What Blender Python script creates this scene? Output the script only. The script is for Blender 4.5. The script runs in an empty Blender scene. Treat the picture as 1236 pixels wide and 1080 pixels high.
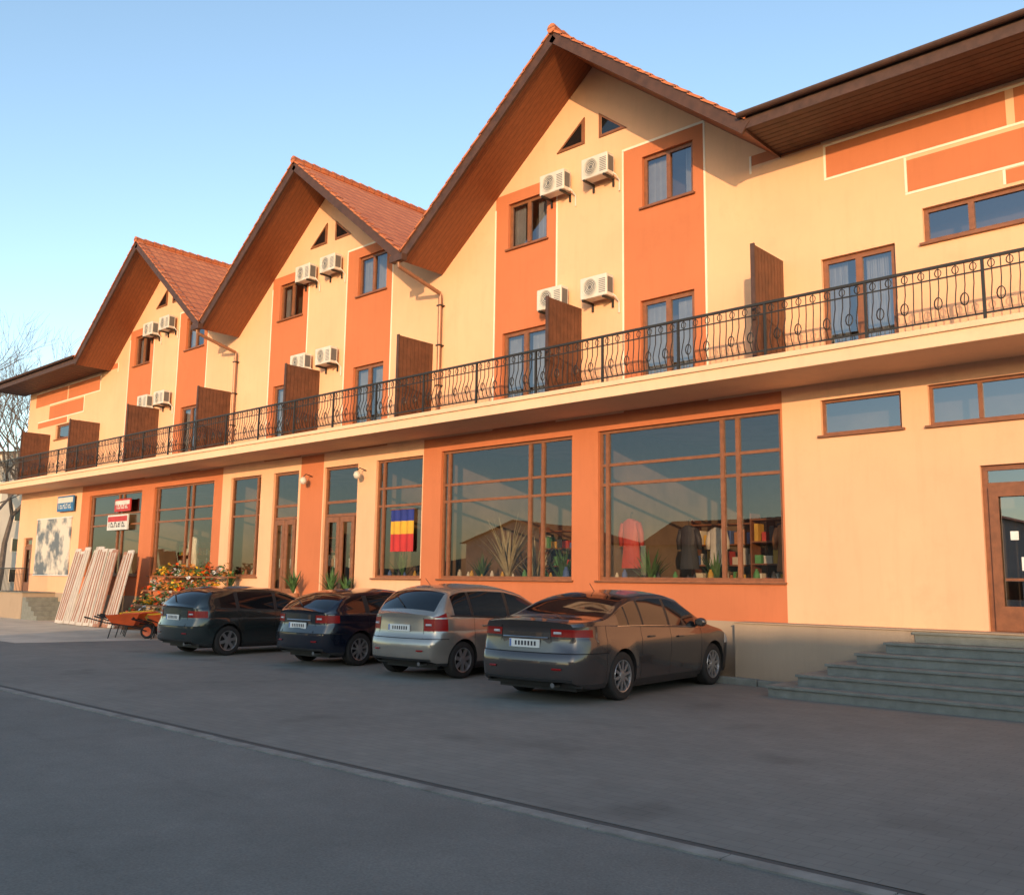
import bpy, bmesh, math, random
from mathutils import Matrix, Vector
random.seed(7)
scene=bpy.context.scene
col=bpy.context.collection
# ------------------------------------------------------------------ materials
MATS={}
def newmat(name):
    m=bpy.data.materials.new(name);m.use_nodes=True
    nt=m.node_tree;b=nt.nodes['Principled BSDF'];MATS[name]=m
    return m,nt,b
def N(nt,t,**k):
    n=nt.nodes.new(t)
    for a,v in k.items(): setattr(n,a,v)
    return n
def coords(nt,scale=(1,1,1)):
    g=N(nt,'ShaderNodeNewGeometry');mp=N(nt,'ShaderNodeMapping')
    nt.links.new(g.outputs['Position'],mp.inputs['Vector']);mp.inputs['Scale'].default_value=scale
    return mp.outputs[0]
def noise(nt,vec,scale,detail=4,rough=.6):
    n=N(nt,'ShaderNodeTexNoise');n.inputs['Scale'].default_value=scale;n.inputs['Detail'].default_value=detail;n.inputs['Roughness'].default_value=rough
    nt.links.new(vec,n.inputs['Vector']);return n.outputs['Fac']
def ramp(nt,fac,c0,c1,p0=.3,p1=.7):
    r=N(nt,'ShaderNodeValToRGB');r.color_ramp.elements[0].position=p0;r.color_ramp.elements[1].position=p1
    r.color_ramp.elements[0].color=(*c0,1);r.color_ramp.elements[1].color=(*c1,1)
    nt.links.new(fac,r.inputs[0]);return r.outputs[0]
def mix(nt,a,b,fac,mode='MIX'):
    m=N(nt,'ShaderNodeMix',data_type='RGBA',blend_type=mode)
    if isinstance(fac,(int,float)): m.inputs[0].default_value=fac
    else: nt.links.new(fac,m.inputs[0])
    for s,v in ((6,a),(7,b)):
        if isinstance(v,tuple): m.inputs[s].default_value=(*v,1)
        else: nt.links.new(v,m.inputs[s])
    return m.outputs[2]
def bump(nt,b,h,strength=.3,dist=.01):
    n=N(nt,'ShaderNodeBump');n.inputs['Strength'].default_value=strength;n.inputs['Distance'].default_value=dist
    nt.links.new(h,n.inputs['Height']);nt.links.new(n.outputs[0],b.inputs['Normal']);return n
def mk(name,c,rough=.6,var=.12,scale=3.,metal=0,bmp=0,bscale=60,coat=0,spec=.5):
    m,nt,b=newmat(name)
    v=coords(nt)
    f=noise(nt,v,scale)
    lo=tuple(x*(1-var) for x in c);hi=tuple(min(1,x*(1+var)) for x in c)
    nt.links.new(ramp(nt,f,lo,hi),b.inputs['Base Color'])
    b.inputs['Roughness'].default_value=rough;b.inputs['Metallic'].default_value=metal
    b.inputs['Coat Weight'].default_value=coat;b.inputs['Coat Roughness'].default_value=.05
    b.inputs['Specular IOR Level'].default_value=spec
    if bmp: bump(nt,b,noise(nt,v,bscale,3),bmp,.004)
    return m
def stucco(name,c):
    m,nt,b=newmat(name)
    v=coords(nt);big=noise(nt,v,.5,5);vs=coords(nt,(3,3,.35));st=noise(nt,vs,1.6,5,.7)
    base=ramp(nt,big,tuple(x*.93 for x in c),tuple(min(1,x*1.05) for x in c))
    base=mix(nt,base,tuple(x*.74 for x in c),ramp(nt,st,(0,0,0),(.38,.38,.38),.50,.85))
    patch=noise(nt,v,1.1,7,.75)
    base=mix(nt,base,tuple(x*.84 for x in c),ramp(nt,patch,(0,0,0),(.5,.5,.5),.55,.72))
    nt.links.new(base,b.inputs['Base Color']);b.inputs['Roughness'].default_value=.92
    b.inputs['Specular IOR Level'].default_value=.2
    bump(nt,b,noise(nt,v,90,2),.35,.006)
    return m
stucco('cream',(.79,.455,.275));stucco('orange',(.53,.175,.08));stucco('plinth',(.38,.29,.21))
stucco('whiteline',(.85,.72,.58));stucco('fascia',(.78,.52,.34))
mk('wood_frame',(.22,.083,.035),.45,.2,9);mk('dark_wood',(.07,.032,.022),.6,.3,6);mk('divider_wood',(.115,.043,.021),.6,.25,5)
mk('iron',(.02,.018,.016),.5,.1);mk('concrete_step',(.18,.19,.17),.85,.2,5,bmp=.3)
mk('white_plastic',(.62,.57,.50),.5,.08);mk('grille',(.12,.12,.12),.6)
mk('copper_pipe',(.30,.15,.09),.45,.1,metal=.3)
mk('curtain',(.62,.60,.58),.9,.1);mk('interior',(.24,.165,.11),.9,.3,1.2);mk('int_floor',(.25,.2,.15),.6)
mk('rubber',(.016,.016,.016),.8);mk('plastic_black',(.02,.02,.021),.55);mk('chrome',(.6,.6,.6),.15,.03,metal=1)
mk('alloy',(.42,.42,.43),.32,.05,metal=.8);mk('seam',(.004,.004,.004),.9);mk('carglass',(.008,.010,.012),.04,.05,spec=.8)
mk('tail_red',(.26,.008,.006),.3,.1,30,spec=.3);mk('lamp_clear',(.5,.5,.5),.1);mk('plate',(.75,.75,.72),.5)
mk('plate_ink',(.02,.02,.03),.6)
m,nt,b=newmat('soffit');g=N(nt,'ShaderNodeNewGeometry');sp=N(nt,'ShaderNodeSeparateXYZ');nt.links.new(g.outputs['Position'],sp.inputs[0])
def saw(out,k):
    a=N(nt,'ShaderNodeMath',operation='MULTIPLY');a.inputs[1].default_value=k;nt.links.new(out,a.inputs[0])
    f=N(nt,'ShaderNodeMath',operation='FRACT');nt.links.new(a.outputs[0],f.inputs[0]);return f.outputs[0]
gr=noise(nt,coords(nt,(2,14,2)),3,5)
c=mix(nt,ramp(nt,gr,(.17,.050,.018),(.28,.085,.030)),(.05,.018,.008),ramp(nt,saw(sp.outputs['Y'],8.5),(1,1,1),(0,0,0),.0,.13))
nt.links.new(c,b.inputs['Base Color']);b.inputs['Roughness'].default_value=.5
mk('soffit_dark',(.07,.03,.018),.6,.3,5)
m,nt,b=newmat('tiles');g=N(nt,'ShaderNodeNewGeometry');sp=N(nt,'ShaderNodeSeparateXYZ');nt.links.new(g.outputs['Position'],sp.inputs[0])
sz=saw(sp.outputs['Z'],4.2);sy=saw(sp.outputs['Y'],3.6)
c=ramp(nt,noise(nt,g.outputs['Position'],2.5,6),(.42,.115,.045),(.60,.20,.08))
c=mix(nt,c,(.13,.045,.028),ramp(nt,sz,(1,1,1),(0,0,0),.0,.22))
c=mix(nt,c,(.19,.07,.04),ramp(nt,sy,(.7,.7,.7),(0,0,0),.0,.2))
nt.links.new(c,b.inputs['Base Color']);b.inputs['Roughness'].default_value=.75
bump(nt,b,sz,.7,.04)
def glass(name,refl,tint):
    m=bpy.data.materials.new(name);m.use_nodes=True;nt=m.node_tree;nt.nodes.clear();MATS[name]=m
    o=N(nt,'ShaderNodeOutputMaterial');mx=N(nt,'ShaderNodeMixShader');t=N(nt,'ShaderNodeBsdfTransparent');gl=N(nt,'ShaderNodeBsdfGlossy')
    t.inputs[0].default_value=(*tint,1);gl.inputs['Roughness'].default_value=.008;gl.inputs[0].default_value=(.72,.76,.84,1)
    ge=N(nt,'ShaderNodeNewGeometry');nz=N(nt,'ShaderNodeTexNoise');nz.inputs['Scale'].default_value=.6;nz.inputs['Detail'].default_value=0;nt.links.new(ge.outputs['Position'],nz.inputs['Vector'])
    bp=N(nt,'ShaderNodeBump');bp.inputs['Strength'].default_value=.2;bp.inputs['Distance'].default_value=.015
    nt.links.new(nz.outputs['Fac'],bp.inputs['Height']);nt.links.new(bp.outputs[0],gl.inputs['Normal'])
    f=N(nt,'ShaderNodeFresnel');f.inputs[0].default_value=1.5
    a=N(nt,'ShaderNodeMath',operation='ADD',use_clamp=True);a.inputs[1].default_value=refl;nt.links.new(f.outputs[0],a.inputs[0])
    nt.links.new(a.outputs[0],mx.inputs[0]);nt.links.new(t.outputs[0],mx.inputs[1]);nt.links.new(gl.outputs[0],mx.inputs[2]);nt.links.new(mx.outputs[0],o.inputs[0])
glass('shopglass',.07,(.80,.77,.72));glass('upglass',.18,(.55,.58,.62))
m,nt,b=newmat('paving');v=coords(nt)
br=N(nt,'ShaderNodeTexBrick');br.inputs['Scale'].default_value=1;br.inputs['Brick Width'].default_value=.24;br.inputs['Row Height'].default_value=.12
br.inputs['Mortar Size'].default_value=.005;br.inputs['Color1'].default_value=(.195,.192,.172,1);br.inputs['Color2'].default_value=(.21,.207,.184,1);br.inputs['Mortar'].default_value=(.165,.162,.147,1)
nt.links.new(v,br.inputs['Vector'])
big=noise(nt,v,.18,6,.65)
c=mix(nt,br.outputs['Color'],ramp(nt,big,(.7,.7,.69),(1.1,1.08,1.04),.3,.7),.8,'MULTIPLY')
c=mix(nt,c,ramp(nt,noise(nt,v,2.2,6,.7),(.82,.82,.82),(1.1,1.1,1.1)),.7,'MULTIPLY')
c=mix(nt,c,ramp(nt,noise(nt,v,.7,3,.5),(.62,.62,.62),(1,1,1),.30,.40),.6,'MULTIPLY')
nt.links.new(c,b.inputs['Base Color']);b.inputs['Roughness'].default_value=.9
bump(nt,b,br.outputs['Fac'],-.1,.006)
m,nt,b=newmat('asphalt');v=coords(nt)
c=mix(nt,ramp(nt,noise(nt,v,.15,6,.7),(.14,.138,.122),(.19,.187,.167)),ramp(nt,noise(nt,v,60,2),(.75,.75,.75),(1.2,1.2,1.2)),.8,'MULTIPLY')
c=mix(nt,c,ramp(nt,noise(nt,v,1.3,7,.75),(.78,.78,.78),(1.14,1.14,1.14)),.75,'MULTIPLY')
cr=noise(nt,coords(nt,(.25,1.6,1)),1.1,8,.8)
c=mix(nt,c,ramp(nt,cr,(.72,.72,.72),(1,1,1),.34,.44),.6,'MULTIPLY')
nt.links.new(c,b.inputs['Base Color']);b.inputs['Roughness'].default_value=.9
bump(nt,b,noise(nt,v,80,2),.5,.008)
mk('drain',(.22,.215,.19),.88,.3,4);mk('drain_dark',(.07,.07,.065),.9,.2,4);mk('sunlit_ground',(.52,.46,.36),.9,.2,.8)  # last one: ground tone with the sunlight painted into its colour
mk('earth',(.12,.10,.06),.95,.3,.05)
mk('bark',(.11,.085,.07),.9,.3,3)
mk('leaf',(.06,.13,.04),.6,.5,8);mk('pot',(.35,.14,.07),.8);mk('flower',(.7,.25,.05),.6,.6,12)

class MB:
    def __init__(s): s.v=[];s.f=[];s.m=[];s.mats=[]
    def mi(s,n):
        if n not in s.mats: s.mats.append(n)
        return s.mats.index(n)
    def poly(s,pts,mat):
        i=len(s.v);s.v+= [tuple(p) for p in pts];s.f.append(tuple(range(i,i+len(pts))));s.m.append(s.mi(mat))
    def box(s,x0,x1,y0,y1,z0,z1,mat):
        i=len(s.v);s.v+=[(x,y,z) for x in(x0,x1) for y in(y0,y1) for z in(z0,z1)]
        for q in((0,1,3,2),(4,6,7,5),(0,4,5,1),(2,3,7,6),(0,2,6,4),(1,5,7,3)): s.f.append(tuple(i+k for k in q));s.m.append(s.mi(mat))
    def obox(s,M,hx,hy,hz,mat):
        i=len(s.v);s.v+=[tuple(M@Vector((x,y,z))) for x in(-hx,hx) for y in(-hy,hy) for z in(-hz,hz)]
        for q in((0,1,3,2),(4,6,7,5),(0,4,5,1),(2,3,7,6),(0,2,6,4),(1,5,7,3)): s.f.append(tuple(i+k for k in q));s.m.append(s.mi(mat))
    def tube(s,pts,rads,n,mat,cap=True):
        pts=[Vector(p) for p in pts]
        if not hasattr(rads,'__len__'): rads=[rads]*len(pts)
        base=len(s.v)
        for k,p in enumerate(pts):
            d=(pts[min(k+1,len(pts)-1)]-pts[max(k-1,0)]).normalized()
            u=d.orthogonal().normalized() if k==0 else (u-d*u.dot(d)).normalized()
            w=d.cross(u)
            for a in range(n):
                t=2*math.pi*a/n;s.v.append(tuple(p+(u*math.cos(t)+w*math.sin(t))*rads[k]))
        mi=s.mi(mat)
        for k in range(len(pts)-1):
            for a in range(n):
                b2=(a+1)%n;s.f.append((base+k*n+a,base+k*n+b2,base+(k+1)*n+b2,base+(k+1)*n+a));s.m.append(mi)
        if cap:
            s.f.append(tuple(base+a for a in range(n)));s.m.append(mi)
            e=base+(len(pts)-1)*n;s.f.append(tuple(e+a for a in range(n)));s.m.append(mi)
    def lathe(s,prof,n,M,mat):
        base=len(s.v)
        for r,h in prof:
            for a in range(n):
                t=2*math.pi*a/n;s.v.append(tuple(M@Vector((r*math.cos(t),r*math.sin(t),h))))
        mi=s.mi(mat)
        for k in range(len(prof)-1):
            for a in range(n):
                b2=(a+1)%n;s.f.append((base+k*n+a,base+k*n+b2,base+(k+1)*n+b2,base+(k+1)*n+a));s.m.append(mi)
    def obj(s,name,parent=None,smooth=False,bevel=0,recalc=True):
        me=bpy.data.meshes.new(name);me.from_pydata(s.v,[],s.f)
        for n in s.mats: me.materials.append(MATS[n])
        me.polygons.foreach_set('material_index',s.m)
        if smooth: me.polygons.foreach_set('use_smooth',[True]*len(s.f))
        me.update()
        if recalc:
            bm=bmesh.new();bm.from_mesh(me);bmesh.ops.recalc_face_normals(bm,faces=bm.faces);bm.to_mesh(me);bm.free()
        o=bpy.data.objects.new(name,me);col.objects.link(o)
        if parent: o.parent=parent
        if bevel:
            bv=o.modifiers.new('bevel','BEVEL');bv.width=bevel;bv.segments=2;bv.limit_method='ANGLE'
        return o
def empty(name,loc=(0,0,0),rz=0):
    o=bpy.data.objects.new(name,None);col.objects.link(o);o.location=loc;o.rotation_euler=(0,0,rz);return o

# ------------------------------------------------------------------ camera
f=1120.;p=math.radians(8.3);a=math.radians(42.5);r=math.radians(0.8);D=15.1;H=1.62
cam=bpy.data.cameras.new("camera");co=bpy.data.objects.new("camera",cam);col.objects.link(co)
cam.sensor_width=36;cam.lens=f/1236*36;cam.clip_end=5000;cam.clip_start=.05
co.matrix_world=Matrix.Translation((0,-D,H))@Matrix.Rotation(a,4,'Z')@Matrix.Rotation(math.pi/2+p,4,'X')@Matrix.Rotation(r,4,'Z')
scene.camera=co
# ------------------------------------------------------------------ light
AZ=math.radians(33);EL=math.radians(9)
S=Vector((math.sin(AZ)*math.cos(EL),-math.cos(AZ)*math.cos(EL),math.sin(EL)))
sl=bpy.data.lights.new('sun','SUN');sl.energy=4.2;sl.angle=math.radians(.5);sl.color=(1,.655,.36)
so=bpy.data.objects.new('sun',sl);col.objects.link(so);so.rotation_euler=S.to_track_quat('Z','Y').to_euler();so.location=(20,-40,30)
W=bpy.data.worlds.new("World");scene.world=W;W.use_nodes=True;nt=W.node_tree;bg=nt.nodes['Background']
sk=nt.nodes.new('ShaderNodeTexSky');sk.sky_type='NISHITA';sk.sun_disc=False;sk.sun_elevation=EL;sk.sun_rotation=math.atan2(S.x,S.y)
sk.air_density=1.0;sk.dust_density=.6;sk.ozone_density=1.3
nt.links.new(sk.outputs[0],bg.inputs[0]);bg.inputs[1].default_value=.37
scene.view_settings.view_transform='Standard';scene.view_settings.look='None';scene.view_settings.exposure=0

# ------------------------------------------------------------------ ground
g=MB();g.poly([(-1500,-1500,-.012),(1500,-1500,-.012),(1500,1500,-.012),(-1500,1500,-.012)],'earth');g.obj('ground')
g=MB();g.poly([(-75,-9.7,0),(25,-9.7,0),(25,12,0),(-75,12,0)],'paving');g.obj('pavement')
g=MB();g.poly([(-75,-29.5,-.004),(40,-29.5,-.004),(40,-9.7,-.004),(-75,-9.7,-.004)],'asphalt');g.obj('parking_lot')
g=MB();g.poly([(-74,-6.2,.004),(-24.5,-6.2,.004),(-23.0,-.0,.004),(-74,-.0,.004)],'sunlit_ground');g.obj('painted_sun_patch')  # pale sheet over the paving, painted brighter to stand in for sunlight
g=MB()
x=-70.
while x<22:
    g.box(x,x+.99,-9.93,-9.80,-.02,.006+random.uniform(-.003,.003),'drain');x+=1.0
g.box(-70,22,-9.795,-9.73,-.02,.003,'drain_dark')
g.obj('drainage_channel')
g=MB();g.box(-8.45,-7.55,-.85,-.70,-.02,.11,'concrete_step');g.box(-7.53,-6.95,-.86,-.71,-.02,.10,'concrete_step');g.obj('kerb_stone',bevel=.015)

# ------------------------------------------------------------------ building
BLD=empty('commercial_building')
CS=[-11.6,-20.9,-30.2];PER=9.3;HALF=4.65;MID=-20.9
XL,XR=-42.3,.5+1.0
RT=lambda x,c:13.05-.8*abs(x-c)
mir=lambda x:2*MID-x
openings=[];regions=[]
def R(x0,x1,z0,z1,m): regions.append((min(x0,x1),max(x0,x1),z0,z1,m))
R(-16.75,-7.38,1.0,5.05,'orange');R(-36.2,-26.0,1.0,5.05,'orange');R(-21.85,-20.8,1.0,5.05,'orange')
R(XL,XR,-.1,1.0,'plinth')
for c in CS:
    R(c-2.85,c-.98,5.05,10.62,'orange');R(c+.81,c+2.75,5.05,10.65,'orange')
wing=[(-7.85,-6.5,9.4,9.6),(-6.42,-3.52,8.74,9.32),(-5.05,-1.7,8.09,8.64),(-3.58,-.6,7.80,8.03),(-3.4,-.2,8.74,9.32)]
for q in wing: R(*q,'orange');R(mir(q[0]),mir(q[1]),q[2],q[3],'orange')
BAYS=[(-11.44,-7.42,1.7,4.73),(-16.12,-12.12,1.7,4.71),(-18.55,-16.78,1.7,4.68),(-20.75,-19.3,1.0,4.66),(-23.2,-21.95,1.0,4.67),(-25.5,-23.85,1.7,4.68),(-30.4,-26.5,1.7,4.68),(-35.5,-31.3,1.7,4.65)]
openings+=BAYS
DOOR=(-4.2,-2.95,1.0,3.48);openings.append(DOOR)
HW=[(-6.67,-5.32,4.18,4.79),(-4.9,-2.55,4.17,4.82)];openings+=HW
WR=(-4.84,-2.5,7.16,7.75);openings.append(WR)
UPW=[];BD=[]
for c in CS:
    UPW+=[(c-2.45,c-1.27,9.25,10.35),(c+1.29,c+2.49,9.25,10.35)]
    BD+=[(c-2.58,c-1.25,5.35,7.27),(c+1.23,c+2.48,5.35,7.29)]
BD+=[(-6.57,-5.3,5.35,7.28),(mir(-5.3),mir(-6.57),5.35,7.28)]
LD=(-41.6,-40.7,1.0,3.2)
openings+=UPW+BD+[LD,(mir(-2.5),mir(-4.84),7.16,7.75)]
def cells(mb,x0,x1,z0,z1,y=0,clip=None):
    xs={x0,x1};zs={z0,z1}
    for q in regions+openings:
        for xx in q[:2]:
            if x0<xx<x1: xs.add(round(xx,4))
        for zz in q[2:4]:
            if z0<zz<z1: zs.add(round(zz,4))
    if clip: xs.add(clip)
    xs=sorted(xs);zs=sorted(zs)
    for i in range(len(xs)-1):
        for j in range(len(zs)-1):
            cx=(xs[i]+xs[i+1])/2;cz=(zs[j]+zs[j+1])/2
            if any(o[0]<cx<o[1] and o[2]<cz<o[3] for o in openings): continue
            m='cream'
            for q in regions:
                if q[0]<cx<q[1] and q[2]<cz<q[3]: m=q[4]
            a0,a1,b0,b1=xs[i],xs[i+1],zs[j],zs[j+1]
            if clip is None: mb.poly([(a0,y,b0),(a1,y,b0),(a1,y,b1),(a0,y,b1)],m)
            else:
                P=[(a0,b0),(a1,b0),(a1,b1),(a0,b1)];out=[]
                d=[RT(q[0],clip)-.12-q[1] for q in P]
                for k in range(4):
                    A,B=P[k],P[(k+1)%4];da,db=d[k],d[(k+1)%4]
                    if da>=0: out.append(A)
                    if da*db<0:
                        t=da/(da-db);out.append((A[0]+(B[0]-A[0])*t,A[1]+(B[1]-A[1])*t))
                if len(out)>2: mb.poly([(q[0],y,q[1]) for q in out],m)
w=MB()
cells(w,XL,XR,-.1,9.1)
cells(w,-7.3,XR,9.1,9.62);cells(w,XL,mir(-7.3),9.1,9.62)
for c in CS:
    x0=c-HALF;x1=c+HALF
    if c==CS[0]: x1=-7.3
    if c==CS[2]: x0=mir(-7.3)
    cells(w,x0,x1,9.1,13.0,clip=c)
RD=.16
for o in openings:
    m='orange' if any(q[4]=='orange' and q[0]<=o[0]+.01 and q[1]>=o[1]-.01 and q[2]-.01<=o[2] and q[3]>=o[3] for q in regions) else 'cream'
    x0,x1,z0,z1=o
    w.poly([(x0,0,z0),(x0,RD,z0),(x0,RD,z1),(x0,0,z1)],m);w.poly([(x1,0,z0),(x1,RD,z0),(x1,RD,z1),(x1,0,z1)],m)
    w.poly([(x0,0,z1),(x1,0,z1),(x1,RD,z1),(x0,RD,z1)],m);w.poly([(x0,0,z0),(x1,0,z0),(x1,RD,z0),(x0,RD,z0)],m)
w.poly([(XL,0,-.1),(XL,12,-.1),(XL,12,9.6),(XL,0,9.6)],'cream');w.poly([(XR,0,-.1),(XR,12,-.1),(XR,12,9.6),(XR,0,9.6)],'cream')
w.poly([(XL,12,-.1),(XR,12,-.1),(XR,12,9.6),(XL,12,9.6)],'cream')
w.obj('walls',BLD,recalc=False)
t=MB()
def line(x0,x1,z0,z1): t.box(min(x0,x1),max(x0,x1),-.008,.004,z0,z1,'whiteline')
for c in CS:
    line(c-1.0,c-.96,5.36,10.66);line(c-2.87,c-2.83,5.36,10.3);line(c+.79,c+.83,5.36,10.61);line(c+2.73,c+2.77,5.36,10.61);line(c+.79,c+2.77,10.615,10.665)
for F_ in (lambda x:x,mir):
    line(F_(-7.89),F_(-7.85),9.25,9.6)
    line(F_(-6.46),F_(-6.42),8.745,9.315);line(F_(-6.46),F_(-.2),9.32,9.36);line(F_(-6.46),F_(-1.7),8.70,8.74)
    line(F_(-5.09),F_(-5.05),8.09,8.695);line(F_(-5.09),F_(-.6),8.045,8.085);line(F_(-3.62),F_(-3.58),7.80,8.04)
t.obj('wall_trim_lines',BLD)
fr=MB();gl=MB();cu=MB()
def window(o,cols,rows=(),gm='upglass',frame=.06,mat='wood_frame',curtain=None,deep=.7,sill=True):
    x0,x1,z0,z1=o;ya,yb=.07,.13
    fr.box(x0+.002,x0+frame,ya,yb,z0,z1,mat);fr.box(x1-frame,x1-.002,ya,yb,z0,z1,mat)
    fr.box(x0+frame,x1-frame,ya,yb,z1-frame,z1-.002,mat);fr.box(x0+frame,x1-frame,ya,yb,z0+.002,z0+frame,mat)
    for cx in cols: fr.box(cx-frame*.6,cx+frame*.6,ya-.012,yb-.01,z0+frame,z1-frame,mat)
    for rz in rows:
        fr.box(x0+frame,x1-frame,ya+.004,yb-.016,rz-frame*.45,rz+frame*.45,mat)
    gl.poly([(x0,.1,z0),(x1,.1,z0),(x1,.1,z1),(x0,.1,z1)],gm)
    if sill: fr.box(x0-.05,x1+.05,-.06,.066,z0-.04,z0-.004,mat)
    if curtain:
        n=36;W_=x1-x0
        for part in curtain:
            a0=x0+W_*part[0];a1=x0+W_*part[1];prev=None
            for k in range(n+1):
                xx=a0+(a1-a0)*k/n;yy=.24+.025*math.sin(k*1.9)
                if prev: cu.poly([(prev[0],prev[1],z0),(xx,yy,z0),(xx,yy,z1),(prev[0],prev[1],z1)],'curtain')
                prev=(xx,yy)
    if deep:
        cu.poly([(x0-.3,deep,z0-.2),(x1+.3,deep,z0-.2),(x1+.3,deep,z1+.2),(x0-.3,deep,z1+.2)],'interior')
        for X in(x0-.3,x1+.3): cu.poly([(X,RD,z0-.2),(X,deep,z0-.2),(X,deep,z1+.2),(X,RD,z1+.2)],'interior')
        for Z in(z0-.2,z1+.2): cu.poly([(x0-.3,RD,Z),(x1+.3,RD,Z),(x1+.3,deep,Z),(x0-.3,deep,Z)],'interior')
CUR=[[(0,.3),(.62,1)],[(0,.42),(.75,1)],[(0,.2),(.8,1)],[(.0,.36),(.5,.9)]]
for k,o in enumerate(UPW): window(o,[(o[0]+o[1])/2],frame=.075,curtain=CUR[k%4])
for k,o in enumerate(BD): window(o,[(o[0]+o[1])/2],frame=.09,curtain=[(.02,.4),(.6,.98)] if k%3 else [(.02,.3),(.55,.9)],sill=False)
window(WR,[-4.12],frame=.07);window((mir(-2.5),mir(-4.84),7.16,7.75),[mir(-4.12)],frame=.07)
window(HW[0],[],frame=.05);window(HW[1],[-4.15],frame=.05)
b=BAYS
window(b[0],[-8.62,-8.30,-11.25],[3.62,4.02],gm='shopglass',deep=0,frame=.065)
window(b[1],[-13.35,-12.98,-15.9],[3.5,3.9],gm='shopglass',deep=0,frame=.065)
window(b[2],[-18.3],[3.5,3.95],gm='shopglass',deep=0,frame=.065)
window(b[3],[],[3.35,3.7],gm='shopglass',deep=0,frame=.08,sill=False)
window(b[4],[],[3.35,3.7],gm='shopglass',deep=0,frame=.08,sill=False)
window(b[5],[-24.1],[3.5,3.95],gm='shopglass',deep=0,frame=.065)
window(b[6],[-27.9,-28.25,-30.2],[3.5,3.9],gm='shopglass',deep=0,frame=.065)
window(b[7],[-32.8,-33.15,-35.3],[3.5,3.9],gm='shopglass',deep=0,frame=.065)
def door(x0,x1,z0,z1,leaves=1):
    W_=(x1-x0)/leaves
    for k in range(leaves):
        a0=x0+k*W_+.01;a1=a0+W_-.02
        fr.box(a0,a0+.13,.03,.068,z0+.02,z1,'wood_frame');fr.box(a1-.13,a1,.03,.068,z0+.02,z1,'wood_frame')
        fr.box(a0+.13,a1-.13,.03,.068,z1-.14,z1,'wood_frame');fr.box(a0+.13,a1-.13,.03,.068,z0+.02,z0+.38,'wood_frame')
        fr.box(a1-.10,a1-.075,-.02,.03,z0+.95,z0+1.2,'chrome')
door(-20.66,-19.4,1.0,3.3,2);door(-23.1,-22.05,1.0,3.3,2)
window(DOOR,[-3.1],[3.18],frame=.08,sill=False,deep=1.6);door(-4.12,-3.16,1.0,3.14,1)
fr.box(-3.95,-3.33,.045,.055,1.75,1.79,'wood_frame')
fr.box(-3.72,-3.55,.06,.066,1.9,2.1,'plate');fr.box(-3.85,-3.74,.06,.066,2.35,2.48,'plate')
window(LD,[],[2.9],frame=.08,sill=False);door(-41.52,-40.78,1.0,2.85)
for c in CS:
    for pts in ([(c-.98,11.13),(c-.2,11.13),(c-.2,11.74)],[(c+.2,11.13),(c+.92,11.13),(c+.2,11.70)]):
        gcx=sum(q[0] for q in pts)/3;gcz=sum(q[1] for q in pts)/3
        inn=[(gcx+(q[0]-gcx)*.72,gcz+(q[1]-gcz)*.72) for q in pts]
        for k in range(3):
            A,B,Cc,Dd=pts[k],pts[(k+1)%3],inn[(k+1)%3],inn[k]
            fr.poly([(A[0],-.035,A[1]),(B[0],-.035,B[1]),(Cc[0],-.035,Cc[1]),(Dd[0],-.035,Dd[1])],'wood_frame')
            fr.poly([(A[0],-.035,A[1]),(B[0],-.035,B[1]),(B[0],0,B[1]),(A[0],0,A[1])],'wood_frame')
        gl.poly([(q[0],-.02,q[1]) for q in inn],'carglass')
fr.obj('window_frames',BLD);gl.obj('window_glass',BLD,recalc=False);cu.obj('curtains',BLD,recalc=False)
it=MB();X0,X1=-36.4,-7.2
it.poly([(X0,7,1),(X1,7,1),(X1,7,4.95),(X0,7,4.95)],'interior');it.poly([(X0,RD,4.95),(X1,RD,4.95),(X1,7,4.95),(X0,7,4.95)],'interior')
it.poly([(X0,RD,1.0),(X1,RD,1.0),(X1,7,1.0),(X0,7,1.0)],'int_floor')
for X in(X0,-25.8,-19.0,-16.5,-11.8,X1): it.poly([(X,RD+.02,1),(X,7,1),(X,7,4.95),(X,RD+.02,4.95)],'interior')
it.obj('shop_interior',BLD,recalc=False)
pal=[(.5,.05,.04),(.75,.7,.6),(.08,.15,.4),(.6,.35,.05),(.1,.3,.12),(.6,.55,.5),(.04,.04,.05),(.45,.2,.1)]
for i,c in enumerate(pal): mk('goods%d'%i,c,.6,.15)
for sx0,sx1,sy in((-11.2,-9.4,3.2),(-9.2,-7.5,2.2),(-16,-14.2,3.5),(-13.6,-12.2,4.2),(-18.4,-17,3.),(-25.3,-24,3.),(-30,-27,3.4),(-35,-32,3.4)):
    s=MB()
    for z in(1.15,1.6,2.05,2.5,2.95): s.box(sx0,sx1,sy,sy+.4,z,z+.03,'wood_frame')
    for X in(sx0-.03,sx1): s.box(X,X+.03,sy,sy+.4,1.0,3.1,'wood_frame')
    for z in(1.18,1.63,2.08,2.53):
        x=sx0+.04
        while x<sx1-.2:
            ww=random.uniform(.08,.2);s.box(x,x+ww,sy+.05,sy+.3,z,z+random.uniform(.12,.36),'goods%d'%random.randrange(8));x+=ww+random.uniform(.01,.08)
    s.obj('shop_shelf')
s=MB()
for q in BAYS[:3]+BAYS[5:]:
    x=q[0]+.15
    s.box(q[0],q[1],.2,.6,1.55,1.68,'interior')
    while x<q[1]-.25:
        ww=random.uniform(.06,.16);s.lathe([(.001,0),(ww*.45,0),(ww*.5,.4*ww),(ww*.42,ww*1.3),(ww*.2,ww*1.7),(ww*.22,ww*1.9),(.001,ww*1.9)],12,Matrix.Translation((x+ww/2,.35+random.uniform(0,.15),1.682)),'goods%d'%random.randrange(8));x+=ww+random.uniform(.04,.3)
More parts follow.
